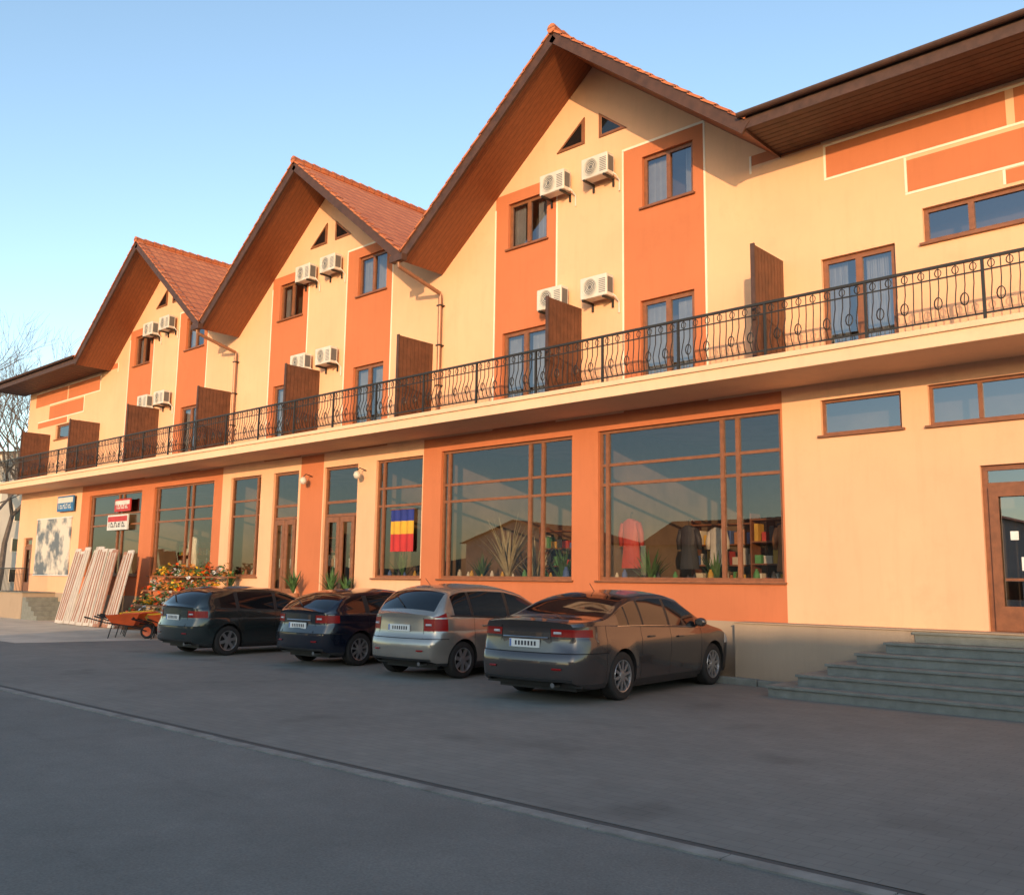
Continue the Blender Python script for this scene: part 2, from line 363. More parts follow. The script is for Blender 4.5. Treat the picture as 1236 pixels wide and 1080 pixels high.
s.obj('display_goods')
def garment(x,y,z,wd,ln,mat):
    s=MB();n=14;rows=[(0,.28),(.05,.85),(.12,1.0),(.45,.86),(.7,.95),(1,1.12)]
    prev=None
    for t_,k in rows:
        ring=[]
        for q in range(n):
            an=2*math.pi*q/n;fl=1+.08*math.sin(5*an)*t_
            ring.append((x+wd*.5*k*math.cos(an)*fl,y+.09*math.sin(an)*(1+.5*t_)*fl,z-ln*t_))
        if prev:
            for q in range(n): s.poly([prev[q],prev[(q+1)%n],ring[(q+1)%n],ring[q]],mat)
        prev=ring
    for sg in(-1,1): s.tube([(x+sg*wd*.42,y,z-.09),(x+sg*wd*.6,y,z-.3),(x+sg*wd*.62,y+.02,z-ln*.55)],[.07,.06,.045],8,mat)
    s.tube([(x,y,z-.02),(x,y,z+.1),(x+.03,y,z+.14),(x+.05,y,z+.1)],.006,5,'iron')
    s.obj('hanging_garment',smooth=True)
for q in((-11.05,.6,2.95,.42,1.0,'goods0'),(-10.3,1.6,2.85,.40,.9,'goods6'),(-9.75,1.8,2.8,.36,.8,'goods5'),(-7.95,1.2,2.8,.38,.9,'goods7'),(-27.3,.8,3.0,.42,1.0,'goods0'),(-29,.8,3.,.42,1.,'goods1'),(-12.6,1.4,2.7,.36,.8,'goods7')): garment(*q)

bl=MB();BY=-1.3
bl.box(XL-.3,XR,BY-.05,-.002,5.08,5.35,'fascia');bl.box(XL-.33,XR+.0,BY-.09,BY-.052,5.28,5.37,'fascia')
bl.obj('balcony_slab',BLD,bevel=.01)
rl=MB()
ry=BY+.04
rl.box(XL,XR,ry-.025,ry+.025,6.27,6.31,'iron');rl.box(XL,XR,ry-.012,ry+.012,5.47,5.495,'iron');rl.box(XL,XR,ry-.01,ry+.01,6.10,6.12,'iron')
x=XL;k=0
while x<=XR:
    if k%14==0: rl.box(x-.02,x+.02,ry-.02,ry+.02,5.35,6.27,'iron')
    else:
        kk=k%14
        bul=.085 if kk not in(6,7,8) else .03
        pts=[(x,ry,5.48),(x,ry-bul*.6,5.56),(x,ry-bul,5.68),(x,ry-bul*.5,5.83),(x,ry,5.95),(x,ry,6.27)]
        rl.tube(pts,.009,4,'iron',False)
        if kk in(2,5,9,12):
            rl.tube([(x+.055*math.cos(q*math.pi/5),ry-.06,5.72+.09*math.sin(q*math.pi/5)) for q in range(11)],.010,4,'iron',False)
        if kk%2: rl.tube([(x+.045*math.cos(q*math.pi/5),ry-.01,6.19+.06*math.sin(q*math.pi/5)) for q in range(11)],.008,4,'iron',False)
    x+=.12;k+=1
rl.obj('balcony_railing',BLD,recalc=False)
dv=MB()
for k in range(-1,8):
    X=-11.9-4.65*k if k>=0 else -7.3
    if X<XL: break
    dv.box(X-.025,X+.025,-1.08,-.004,5.38,7.42,'divider_wood')
    for j in range(9): dv.box(X+.026,X+.032,-1.07+.118*j,-1.07+.118*j+.1,5.42,7.38,'divider_wood')
    dv.box(X-.035,X+.04,-1.12,-1.082,5.36,7.44,'dark_wood')
dv.obj('balcony_dividers',BLD)

rf=MB();OY=-1.32;BK=9.5;TH=.2
for c in CS:
    for sgn in(-1,1):
        xe=c+sgn*HALF
        if c==CS[0] and sgn>0: xe=-7.25
        if c==CS[2] and sgn<0: xe=mir(-7.25)
        zr=13.05;ze=RT(xe,c)
        rf.poly([(c,OY,zr),(xe,OY,ze),(xe,BK,ze),(c,BK,zr)],'tiles')
        rf.poly([(c,OY+.03,zr-TH),(xe,OY+.03,ze-TH),(xe,0,ze-TH),(c,0,zr-TH)],'soffit')
        rf.poly([(xe,OY,ze),(xe,BK,ze),(xe,BK,ze-TH),(xe,OY,ze-TH)],'dark_wood')
        d=Vector((xe-c,0,ze-zr)).normalized();L=Vector((xe-c,0,ze-zr)).length
        Mx=Matrix(((d.x,0,-d.z,0),(0,1,0,0),(d.z,0,d.x,0),(0,0,0,1)))
        mid=Vector(((xe+c)/2,OY-.02,(ze+zr)/2-.12))
        rf.obox(Matrix.Translation(mid)@Mx,L/2+.02,.03,.12,'soffit_dark')
        nt_=int(L/.33)
        for k in range(nt_):
            ctr=Vector((c,OY+.02,zr+.03))+d*(L*(k+.5)/nt_)
            rf.obox(Matrix.Translation(ctr)@Mx@Matrix.Rotation(-.06*sgn,4,'Y'),L/nt_/2+.02,.10,.022,'tiles')
    y=OY-.1
    while y<BK: rf.tube([(c,y,13.10),(c,y+.36,13.08)],[.11,.09],8,'tiles');y+=.33
for Fx in(lambda x:x,mir):
    xa=Fx(-7.25);xb=Fx(XR+.5) if Fx(0)==0 else XL-.6
    z0=9.66
    lo,hi=min(xa,xb),max(xa,xb)
    top=[(xa,OY,z0+.03),(xb,OY,z0+.03),(xb,BK,z0+.45*(BK-OY)),(Fx(-11.6),BK,z0+.45*(BK-OY)),(Fx(-11.5),6.3,13.07),(Fx(-8.1),0,z0+.45*1.32)]
    rf.poly(top,'tiles')
    rf.box(lo,hi,OY,-.0,9.44,9.48,'soffit_dark')
    rf.box(lo,hi,OY-.035,OY-.002,9.42,9.68,'dark_wood')
    rf.box(lo,hi,OY-.10,OY+.06,9.685,9.72,'tiles')
    for k in range(9): rf.box(lo,hi,OY+.02+.145*k,OY+.15+.145*k,9.43,9.438,'soffit_dark')
rf.poly([(XL-.6,BK,9.4),(XR+.5,BK,9.4),(XR+.5,BK,13.9),(XL-.6,BK,13.9)],'cream')
rf.obj('roof',BLD,recalc=False)
gt=MB()
def gutter(x0,x1,y,z):
    n=8;pr=[(y+.07*math.cos(math.pi+math.pi*q/n),z+.07*math.sin(math.pi+math.pi*q/n)) for q in range(n+1)]
    for q in range(n): gt.poly([(x0,*pr[q]),(x1,*pr[q]),(x1,*pr[q+1]),(x0,*pr[q+1])],'dark_wood')
gutter(-7.35,XR+.5,OY-.11,9.68);gutter(XL-.6,mir(-7.35),OY-.11,9.68)
for X in(-16.25,-25.55):
    gt.box(X-.22,X+.22,OY-.2,OY-.04,9.08,9.24,'dark_wood')
    gt.tube([(X,OY-.1,9.1),(X,OY-.1,8.98),(X+.05,-.12,8.62),(X+.05,-.1,8.5),(X+.05,-.1,5.37)],.05,10,'copper_pipe')
    for z in(8.3,7.3,6.3): gt.box(X-.02,X+.12,-.16,-.005,z,z+.03,'iron')
gt.obj('gutters_downspouts',BLD,recalc=False)

st=MB()
st.box(-8.15,XR+3,-.46,-.003,-.05,.985,'plinth');st.box(-8.17,XR+3.02,-.48,-.004,.987,1.01,'plinth')
st.obj('terrace',BLD,bevel=.008)
sp_=MB();n=6
for k in range(n):
    z1=.165*(k+1)-.002*k
    sp_.box(-6.75+.33*k,3.5,-2.0+.3*k,-.5-.0004*k,-.03 if k==0 else .165*k-.001*k+.001,z1-.04,'concrete_step')
    sp_.box(-6.78+.33*k,3.5,-2.03+.3*k,-.499-.0004*k,z1-.038,z1,'concrete_step')
sp_.obj('entrance_steps',BLD,bevel=.008)
st=MB();st.box(-25.4,-18.9,-.72,-.004,-.05,.99,'plinth');st.box(-25.45,-18.85,-.75,-.005,.992,1.02,'concrete_step');st.obj('shop_landing',BLD)
st=MB();st.box(-42.3,-38.0,-1.2,-.004,-.05,.99,'plinth');st.box(-42.35,-37.95,-1.25,-.005,.992,1.02,'concrete_step')
for k in range(5): st.box(-37.94+.3*k,-37.64+.3*k,-1.2,-.01,-.03,.83-.165*k,'concrete_step')
for k in range(30): st.tube([(-42.3+.145*k,-1.18,1.02),(-42.3+.145*k,-1.18,1.9)],.01,4,'iron',False)
st.box(-42.3,-38.0,-1.2,-1.16,1.9,1.94,'iron')
st.obj('side_entrance_landing',BLD)
# wall lanterns over the shop doors
for X in(-21.3,-18.95):
    s=MB();s.tube([(X,-.004,4.45),(X,-.22,4.5),(X,-.3,4.42)],.014,6,'iron');s.lathe([(.001,-.1),(.07,-.08),(.1,0),(.07,.08),(.03,.1),(.001,.11)],16,Matrix.Translation((X,-.3,4.31)),'white_plastic');s.obj('wall_lamp',smooth=True)

def ac(x,z,y=-.1):
    e=empty('air_conditioner',(x,y,z));e.scale=(.93,.93,.93)
    s=MB();s.box(-.37,.37,-.28,0,0,.5,'white_plastic');s.obj('casing',e,bevel=.025)
    s=MB();Mf=Matrix.Translation((-.09,-.283,.25))@Matrix.Rotation(math.pi/2,4,'X')
    s.lathe([(.195,0),(.205,.012),(.19,.015),(.18,0)],28,Mf,'white_plastic');s.lathe([(0.001,.001),(.185,.001)],28,Mf,'grille')
    for rr in(.05,.09,.13,.16): s.lathe([(rr,.004),(rr+.008,.01),(rr+.014,.004)],24,Mf,'white_plastic')
    for k in range(8): s.box(.16,.34,-.286,-.281,.08+.042*k,.095+.042*k,'grille')
    s.box(.371,.375,-.24,-.05,.08,.43,'grille')
    for X in(-.28,.28): s.box(X-.02,X+.02,-.30,.1,-.05,-.004,'iron');s.box(X-.02,X+.02,.06,.1,-.2,-.051,'iron')
    s.tube([(.35,-.05,.08),(.43,-.03,0),(.45,.08,-.1),(.45,.08,-.35)],.018,6,'white_plastic')
    s.obj('fan_and_brackets',e,recalc=False)
for c in CS:
    for dx,z in((-.85,10.08),(.32,10.1),(-.9,7.47),(.3,7.47)): ac(c+dx,z)

# ------------------------------------------------------------------ cars
def interp(tab,x):
    if x<=tab[0][0]: return tab[0][1]
    for (x0,y0),(x1,y1) in zip(tab,tab[1:]):
        if x<=x1: return y0+(y1-y0)*(x-x0)/(x1-x0)
    return tab[-1][1]
def sm(tab,x,w=.07): return sum(interp(tab,x+w*(k/3.)) for k in range(-3,4))/7.
def car(loc,head,P):
    root=empty('parked_car',loc,head)
    L,HW_=P['L'],P['w'];R_=P['R'];xw=[P['xr'],P['xf']];AR=R_+.045;zc=R_
    pm=P['paint'];CR=P.get('ce',.5)
    cols=set()
    nn=int(L/.05)
    for k in range(nn+1): cols.add(round(L*k/nn,4))
    for q in xw:
        for k in range(25): cols.add(round(q-AR*math.cos(math.pi*k/24),4))
        cols.add(round(q-AR-.002,4));cols.add(round(q+AR+.002,4))
    spec=[]
    for s_ in P['seams']: spec+= [s_-.005,s_+.005]
    for a0,a1 in P['win']: spec+=[a0,a1]
    spec+=list(P['rg'])+list(P['wg'])+[.02,.05,.09,.14,P['lampx'],L-.02,L-.45]
    base=sorted(cols);base=[c for c in base if all(abs(c-s_)>.012 for s_ in spec) or any(abs(abs(c-q)-AR)<.004 for q in xw)]
    cols=sorted(set(base+[round(s_,4) for s_ in spec]))
    gh=[.07,.3,.6,.88,1.0];top=[.07,.22,.45,.72,1.0]
    sill=.2
    lz=P['lampz'];zfix=sorted([.27,.34,.40,.45,.5,.56,P['gaps'][0]-.006,P['gaps'][0]+.006,lz[0],(lz[0]+lz[1])/2,lz[1],P['crease']-.02,P['crease']+.02])
    NLOW=len(zfix)+2
    def bot(x):
        zb_=sill+ (.10*max(0,1-x/.35)**1.5) + (.06*max(0,1-(L-x)/.3))
        for q in xw:
            if abs(x-q)<=AR+.0005: return max(zb_,zc+math.sqrt(max(0,AR*AR-(x-q)**2)))
        return zb_
    def hw(x):
        if x<CR:
            t=1-x/CR;return HW_*(1-.13*t**2-.03*t**6)
        return HW_*(1-.24*max(0,1-(L-x)/.6)**2.2)
    ST=[(0,.86),(.2,.92),(.30,.955),(.42,.975),(.55,.988),(.68,.998),(P['crease']-.015,1.0),(P['crease']+.015,.988),(.9,.978),(1.03,.958)]
    def S_(z): return interp(ST,z)
    def ring(x):
        zb=sm(P['belt'],x);zt=max(sm(P['top'],x,.09),zb+.035);w=hw(x);b_=bot(x);pts=[]
        pts.append((w*S_(b_)-.09,b_))
        zs=[b_]+[min(max(z,b_+.001*(i+1)),zb-.001*(len(zfix)-i)) for i,z in enumerate(zfix)]+[zb]
        for i,z in enumerate(zs):
            yy=w*S_(z)
            for q in xw:
                r_=math.hypot(x-q,z-zc)
                if r_<AR+.10 and z>zc-.1: yy+=.016*(1-max(0,r_-AR)/.10)
            pts.append((yy,z))
        yb=pts[-1][0];hgt=zt-zb;crown=min(.07,.03+hgt*.1);ze=zt-crown if hgt>.06 else zb+.6*hgt
        lean=.36
        for q in gh:
            z=zb+(ze-zb)*q;yy=yb-.01-(z-zb)*lean*(.7+.4*q)
            if q==1: yy-=.02
            if hgt<.12: yy-=.05*q*(1-hgt/.12)
            pts.append((yy,z))
        ye,zz=pts[-1]
        for q in top: pts.append((ye*(1-q),zz+(zt-zz)*(1-(1-q)**2.2)))
        return pts
    tailz=P['tail']
    def dx(x,z,yf):
        o=0
        if x<.6: o+=interp(tailz,z)*(1-x/.6)**2 - .11*(1-abs(yf)**2.6)*(1-x/.6)**2
        if x>L-.6: 
            t=(1-(L-x)/.6)**2;o+=(.16*(1-yf*yf)-.10*abs(z-.5))*t
        if z>1.0: o+= .10*(1-yf*yf)*(1 if x>L*.5 else -1)*min(1,(z-1.0)*4)*(0 if L*.35<x<L*.6 else .6)
        return o
    v=[];fcs=[];ms=[];mats=[]
    def mi(n):
        if n not in mats: mats.append(n)
        return mats.index(n)
    rings=[]
    for x in cols:
        pts=ring(x);idx={};w=hw(x)
        for s_ in(1,-1):
            L_=[]
            for k,(yy,z) in enumerate(pts):
                if k==len(pts)-1 and s_==-1: L_.append(idx[1][-1]);continue
                v.append((x+dx(x,z,yy/w),s_*yy,z));L_.append(len(v)-1)
            idx[s_]=L_
        rings.append(idx)
    nl=1+NLOW;ng=len(gh)
    for i in range(len(cols)-1):
        x=(cols[i]+cols[i+1])/2;pts=ring(x)
        zb=sm(P['belt'],x);zt=sm(P['top'],x,.09)
        for s_ in(1,-1):
            A,B=rings[i][s_],rings[i+1][s_]
            for k in range(len(A)-1):
                zc_=(pts[k][1]+pts[k+1][1])/2;m=pm
                if k==0: m='plastic_black'
                elif k<nl-1+0:
                    if zc_<.27: m='plastic_black'
                    if any(abs(x-s2)<.006 for s2 in P['seams']) and zc_>.3: m='seam'
                    if x<P['lampx'] and lz[0]<zc_<lz[1]: m='tail_red'
                    if abs(zc_-P['gaps'][0])<.007 and x<P['xr']-AR: m='seam'
                    if x>L-.5 and .62<zc_<.78: m='lamp_clear'
                elif k<nl+ng-1+0:
                    g_=k-(nl-1)
                    if zt-zb>.13:
                        if g_==0: m='plastic_black' if any(a0-.1<x<a1+.1 for a0,a1 in P['win']) else pm
                        elif g_<4 and any(a0<x<a1 for a0,a1 in P['win']): m='carglass'
                        elif g_<4 and P['win'][0][0]<x<P['win'][-1][1]: m='plastic_black'
                    if P.get('toplamp') and x<P['toplamp'] and g_<2 : m='tail_red'
                else:
                    t_=k-(nl+ng-1)
                    if (P['rg'][0]<x<P['rg'][1] or P['wg'][0]<x<P['wg'][1]) and t_>=1: m='carglass'
                q=(A[k],B[k],B[k+1],A[k+1])
                if s_==-1: q=q[::-1]
                if A[k+1]==B[k+1]: q=(A[k],B[k],B[k+1])
                fcs.append(q);ms.append(mi(m))
    for end in(0,-1):
        xx=cols[end];pts=ring(xx);w=hw(xx);ke=nl+ng-1
        li=P['lampin'];capf=[1,.93,li,.33,.12,0];capa=capf+[-q for q in capf[:-1][::-1]]
        prev=None
        for k in range(1,ke+1):
            row=[];Lk,Rk=rings[end][1][k],rings[end][-1][k]
            if k==ke:
                row=[rings[end][1][ke]]+rings[end][1][ke+1:]+rings[end][-1][ke+1:-1][::-1]+[rings[end][-1][ke]];zc_=pts[k][1]
            else:
                yy,z=pts[k];zc_=z
                for j,q in enumerate(capa):
                    if j==0: row.append(Lk)
                    elif j==len(capa)-1: row.append(Rk)
                    else:
                        v.append((xx+dx(xx,z,q*yy/w),yy*q,z));row.append(len(v)-1)
            if prev:
                zm=(zc_+pz)/2
                for j in range(len(row)-1):
                    af=abs((capa[j]+capa[j+1])/2);m=pm
                    if zm<.34: m='plastic_black'
                    if end==0:
                        if lz[0]<zm<lz[1] and af>li: m='tail_red'
                        if abs(zm-P['gaps'][0])<.007: m='seam'
                    else:
                        if .62<zm<.78 and af>.6: m='lamp_clear'
                        elif .45<zm<.7 and af<.5: m='grille'
                    q=(prev[j],row[j],row[j+1],prev[j+1])
                    if end==0: q=q[::-1]
                    fcs.append(q);ms.append(mi(m))
            prev=row;pz=zc_
    me=bpy.data.meshes.new('body');me.from_pydata(v,[],fcs)
    for n_ in mats: me.materials.append(MATS[n_])
    me.polygons.foreach_set('material_index',ms);me.polygons.foreach_set('use_smooth',[True]*len(fcs));me.update()
    bm=bmesh.new();bm.from_mesh(me);bmesh.ops.recalc_face_normals(bm,faces=bm.faces)
    for e in bm.edges:
        if len(e.link_faces)==2 and e.calc_face_angle(0)>math.radians(38): e.smooth=False
    bm.to_mesh(me);bm.free()
    o=bpy.data.objects.new('body',me);col.objects.link(o);o.parent=root
    u=MB();u.box(.25,L-.3,-HW_+.27,HW_-.27,.16,.78,'plastic_black');u.box(.15,P['xr']-AR-.03,-HW_+.12,HW_-.12,.22,.4,'plastic_black')
    u.box(P['xr']+AR+.03,P['xf']-AR-.03,-HW_+.1,HW_-.1,.16,.4,'plastic_black');u.obj('underbody',root)
    wh=MB();al=MB()
    for q in xw:
        for s_ in(1,-1):
            M=Matrix.Translation((q,s_*(HW_-.015),R_))@Matrix.Rotation(-s_*math.pi/2,4,'X')
            wd=.21
            wh.lathe([(R_*.66,-.004),(R_*.72,.004),(R_*.9,.002),(R_*.97,-.012),(R_,-.035),(R_,-wd+.03),(R_*.95,-wd),(R_*.6,-wd)],40,M,'rubber')
            al.lathe([(R_*.67,-.004),(R_*.66,.004),(R_*.62,0),(R_*.60,-.03),(R_*.58,-.12)],40,M,'alloy')
            al.lathe([(.001,-.1),(R_*.6,-.1)],24,M,'plastic_black')
            al.lathe([(.001,.0),(.03,.0),(.065,-.004),(.075,-.03)],20,M,'alloy')
            ns=P['spokes']
            for k in range(ns):
                an=2*math.pi*k/ns+.2
                Ms=M@Matrix.Rotation(an,4,'Z')@Matrix.Translation((R_*.34,0,-.02))
                al.obox(Ms,R_*.30,.020 if ns>8 else .032,.012,'alloy')
    wh.obj('tyres',root);al.obj('rims',root,recalc=False)
    d=MB()
    pz=P['platez'];px=interp(tailz,pz)-.11
    d.box(px-.018,px-.004,-.26,.26,pz-.055,pz+.055,'plate')
    for k in range(7): d.box(px-.020,px-.0185,-.2+.055*k,-.2+.055*k+.03,pz-.03,pz+.03,'plate_ink')
    d.box(px-.0205,px-.0188,.225,.255,pz-.05,pz+.05,'goods2')
    d.obj('number_plate',root)
    d=MB()
    for s_ in(1,-1):
        mx=P['wg'][0]+.42;mz=interp(P['belt'],mx)+.09
        d.lathe([(.001,-.06),(.05,-.058),(.085,-.04),(.095,0),(.07,.04),(.001,.06)],16,Matrix.Translation((mx,s_*(HW_+.05),mz))@Matrix.Rotation(math.pi/2,4,'Y')@Matrix.Diagonal((.75,1.1,1,1)),pm)
        d.lathe([(.001,-.062),(.05,-.0605)],16,Matrix.Translation((mx,s_*(HW_+.05),mz))@Matrix.Rotation(math.pi/2,4,'Y')@Matrix.Diagonal((.9,1.3,1,1)),'carglass')
        d.tube([(mx+.02,s_*(HW_-.08),mz-.06),(mx,s_*(HW_+.02),mz-.03)],.02,8,pm)
    d.obj('mirrors',root,smooth=True)
    d=MB()
    for s_ in(1,-1):
        for hx in P['handles']:
            hz=interp(P['belt'],hx)-.13
            d.obox(Matrix.Translation((hx,s_*(HW_*S_(hz)+.018),hz)),.085,.012,.014,pm)
    d.obj('door_handles',root,bevel=.006)
    d=MB();d.tube([(.25,-.45,.26),(px+.03,-.45,.25)],.035,12,'chrome')
    def tailpt(z,yf,off=0): return (dx(0,z,yf*S_(z))-off,yf*hw(0)*S_(z),z)
    def strip(z,ya,yb,rad,mat,off=0.0): d.tube([tailpt(z,ya+(yb-ya)*k/24,off) for k in range(25)],rad,6,mat,False)
    if P.get('chromez'): strip(P['chromez'],-.5,.5,.013,'chrome',.004)
    for sg in(1,-1):
        d.tube([tailpt(P['gaps'][0]+(P['gaps'][1]-P['gaps'][0])*k/11,sg*(P['lampin']-.01),.0) for k in range(12)],.004,6,'seam',False)
        strip(.47,sg*.62,sg*.8,.014,'tail_red')
        zc2=(lz[0]+lz[1])/2
        d.tube([tailpt(zc2,sg*(P['lampin']+.06+.02*k),.004) for k in range(8)],.018,8,'lamp_clear')
        pts=[]
        xa,xb=P['win'][0][0]-.05,P['win'][-1][1]+.08
        for k in range(30):
            x=xa+(xb-xa)*k/29;r_=ring(x)[nl];pts.append((x+dx(x,r_[1],1),sg*(r_[0]+.006),r_[1]-.012))
        d.tube(pts,.007,5,P.get('beltmat','chrome'),False)
    ax=P['rg'][1]+.25;az=sm(P['top'],ax,.09)-.01
    d.tube([(ax,0,az),(ax-.14,0,az+.13)],.005,5,'plastic_black')
    if P.get('wiper'):
        a_=P['rg'][0]+.02;z0=sm(P['top'],a_,.09);z1=sm(P['top'],a_+.12,.09)
        d.tube([(a_-.06-.03,0,z0+.02),(a_+.10-.06,.28,z1+.02)],.010,6,'plastic_black')
    d.obj('exhaust_trim_antenna',root,recalc=False)
    return root
def paint(name,c,metal=.5):
    m,nt,b=newmat(name);v=coords(nt)
    nt.links.new(ramp(nt,noise(nt,v,1.5,6,.7),tuple(x*.93 for x in c),tuple(x*1.07+.001 for x in c)),b.inputs['Base Color'])
    nt.links.new(ramp(nt,noise(nt,v,1.2,4,.5),(.20,)*3,(.27,)*3),b.inputs['Roughness'])
    b.inputs['Metallic'].default_value=metal;b.inputs['Coat Weight'].default_value=1;b.inputs['Coat Roughness'].default_value=.02
paint('paint_grey',(.07,.058,.056));paint('paint_silver',(.36,.33,.29),.6);paint('paint_black',(.006,.009,.02),.2);paint('paint_green',(.024,.034,.036),.4)
T1=[(.2,.06),(.35,.0),(.6,-.01),(.66,.0),(.70,.045),(.8,.055),(1.0,.06),(1.12,.03),(1.5,.03)]
sedan=dict(L=4.85,H=1.52,w=.935,R=.34,xr=1.05,xf=3.93,paint='paint_grey',crease=.86,
 top=[(0,1.11),(.10,1.13),(.4,1.15),(.62,1.165),(.85,1.23),(1.25,1.41),(1.6,1.50),(2.1,1.54),(2.6,1.535),(2.95,1.47),(3.7,1.08),(3.9,1.02),(4.3,.94),(4.6,.82),(4.85,.64)],
 belt=[(0,1.03),(.5,1.05),(1.5,1.01),(3.6,.94),(4.3,.86),(4.85,.60)],
 seams=[.62,1.58,2.47,3.5],win=[(1.0,1.25),(1.29,1.66),(1.71,2.44),(2.52,3.35)],rg=(.68,1.48),wg=(2.95,3.72),tail=T1,lampz=(.90,1.0),lampx=.30,lampin=.56,
 platez=.80,handles=[1.85,2.75],spokes=10,chromez=.88,gaps=(.68,1.03))
mpv=dict(L=3.88,H=1.6,w=.88,R=.31,xr=.62,xf=3.18,paint='paint_silver',crease=.78,ce=.4,
 top=[(0,1.06),(.05,1.10),(.2,1.30),(.42,1.50),(.7,1.57),(1.3,1.60),(1.9,1.58),(2.3,1.50),(3.05,1.12),(3.3,1.04),(3.65,.92),(3.88,.66)],
 belt=[(0,1.02),(.4,1.04),(1.5,.99),(3.0,.95),(3.6,.84),(3.88,.6)],
 seams=[.9,1.85,2.85],win=[(.42,.85),(.92,1.82),(1.9,2.75)],rg=(.09,.42),wg=(2.3,3.1),tail=[(.2,.05),(.35,-.02),(.6,-.03),(.66,-.01),(.70,.03),(1.0,.05),(1.5,.1)],lampz=(.80,1.0),lampx=.24,lampin=.74,toplamp=.24,
 platez=.84,handles=[1.2,2.1],spokes=7,gaps=(.67,1.02),beltmat='plastic_black',wiper=1)
hatch=dict(L=4.2,H=1.46,w=.87,R=.315,xr=.78,xf=3.36,paint='paint_black',crease=.78,ce=.45,
 top=[(0,1.04),(.06,1.07),(.3,1.24),(.55,1.38),(.9,1.45),(1.6,1.48),(2.1,1.45),(2.4,1.37),(3.1,1.02),(3.4,.95),(3.9,.84),(4.2,.62)],
 belt=[(0,.98),(.4,.99),(1.5,.95),(3.0,.90),(3.8,.78),(4.2,.56)],
 seams=[1.0,1.95,2.95],win=[(.5,.92),(1.04,1.9),(2.0,2.85)],rg=(.1,.55),wg=(2.42,3.15),tail=T1,lampz=(.82,.96),lampx=.26,lampin=.66,platez=.76,handles=[1.3,2.2],spokes=9,chromez=.86,gaps=(.62,.97),wiper=1)
golf=dict(hatch);golf.update(paint='paint_green',spokes=6,platez=.80,lampz=(.80,.94),lampin=.72,chromez=None,beltmat='plastic_black')
golf['top']=[(0,1.0),(.04,1.06),(.22,1.28),(.42,1.40),(.8,1.46),(1.6,1.47),(2.1,1.44),(2.4,1.36),(3.1,1.02),(3.4,.96),(3.95,.86),(4.2,.62)]
golf['rg']=(.06,.42);golf['win']=[(.58,.95),(1.04,1.92),(2.0,2.85)]
def place(P,ox,oy,hx,hy): return car((ox,oy,0),math.atan2(hy,hx),P)
place(sedan,-8.75,-5.18,-.08,1);place(mpv,-12.35,-4.35,-.05,1);place(hatch,-15.3,-4.38,-.05,1);place(golf,-19.0,-5.0,-.02,1)

# ------------------------------------------------------------------ plants, flag, signs, goods
def plant(x,y,z,h=.9,n=34,leaf='leaf'):
    s=MB();s.lathe([(.001,0),(.12,0),(.17,.25),(.155,.25),(.14,.2),(.001,.2)],16,Matrix.Translation((x,y,z)),'pot')
    for k in range(n):
        an=random.uniform(0,6.28);ln=h*random.uniform(.6,1.1);sp=random.uniform(.15,.6)*h;wd=.02+.02*random.random();prev=None
        for q in range(6):
            t_=q/5;rr=sp*t_**1.3;zz=z+.22+ln*(t_-.45*t_*t_*sp/h);ww=wd*math.sin(math.pi*min(.97,t_+.08))
            c0=Vector((x+rr*math.cos(an),y+rr*math.sin(an),zz));pr=Vector((-math.sin(an),math.cos(an),0))*ww
            if prev: s.poly([prev[0],prev[1],c0+pr,c0-pr],leaf)
            prev=(c0-pr,c0+pr)
    s.obj('potted_plant',recalc=False)
mk('leaf_pale',(.45,.40,.26),.6,.3,8)
for q in((-14.6,.75,1.45,1.6,60,'leaf_pale'),(-13.9,.9,1.3,1.3,40,'leaf_pale'),(-13.0,.8,1.3,1.1,30),(-10.6,.6,1.3,1.0,30),(-9.1,.6,1.3,.9,26),(-15.4,.7,1.4,.8,26),(-18.1,.6,1.3,1.0,24),(-19.6,-.5,1.02,.8,30),(-19.15,-.35,1.02,.6,30),(-21.3,-.45,1.02,.8,30),(-24.6,-.4,1.02,.7,30)):
    plant(*q)
mk('flag_blue',(.015,.03,.2),.8);mk('flag_yellow',(.60,.33,.03),.8);mk('flag_red',(.42,.025,.025),.8)
s=MB();nx=20
for k in range(nx):
    for c_,za,zb_ in(('flag_red',2.35,2.78),('flag_yellow',2.78,3.10),('flag_blue',3.10,3.38)):
        xa=-17.95+.86*k/nx;xb=-17.95+.86*(k+1)/nx;ya=.04+.02*math.sin(k*1.1);yb=.04+.02*math.sin((k+1)*1.1)
        s.poly([(xa,ya,za),(xb,yb,za),(xb,yb,zb_),(xa,ya,zb_)],c_)
s.tube([(-18.0,.04,3.39),(-17.04,.04,3.39)],.012,6,'wood_frame')
s.obj('national_flag',recalc=False)
mk('board_a',(.40,.34,.29),.7,.15,5);mk('board_b',(.30,.15,.10),.7,.25,5);mk('board_c',(.52,.47,.42),.7,.1)
s=MB()
for k in range(11):
    X=-34.2+.42*k;hgt=2.6+random.uniform(-.12,.12)
    Mb=Matrix.Translation((X+.2,-1.5+random.uniform(-.07,.07),0.02))@Matrix.Rotation(-.24+random.uniform(-.04,.04),4,'X')@Matrix.Rotation(random.uniform(-.04,.02),4,'Y')@Matrix.Translation((0,0,hgt/2))
    cc=[('board_a','board_c'),('board_c','board_a'),('board_b','board_a'),('board_c','board_b')][random.randrange(4)]
    s.obox(Mb,.20,.02,hgt/2,cc[0])
    s.obox(Mb@Matrix.Translation((-.09,-.024,0)),.035,.005,hgt*.46,cc[1]);s.obox(Mb@Matrix.Translation((.08,-.024,0)),.045,.005,hgt*.46,cc[1])
s.obj('leaning_door_panels')
mk('sign_blue',(.02,.14,.35),.5);mk('sign_white',(.6,.6,.58),.5);mk('sign_red',(.45,.03,.03),.5)
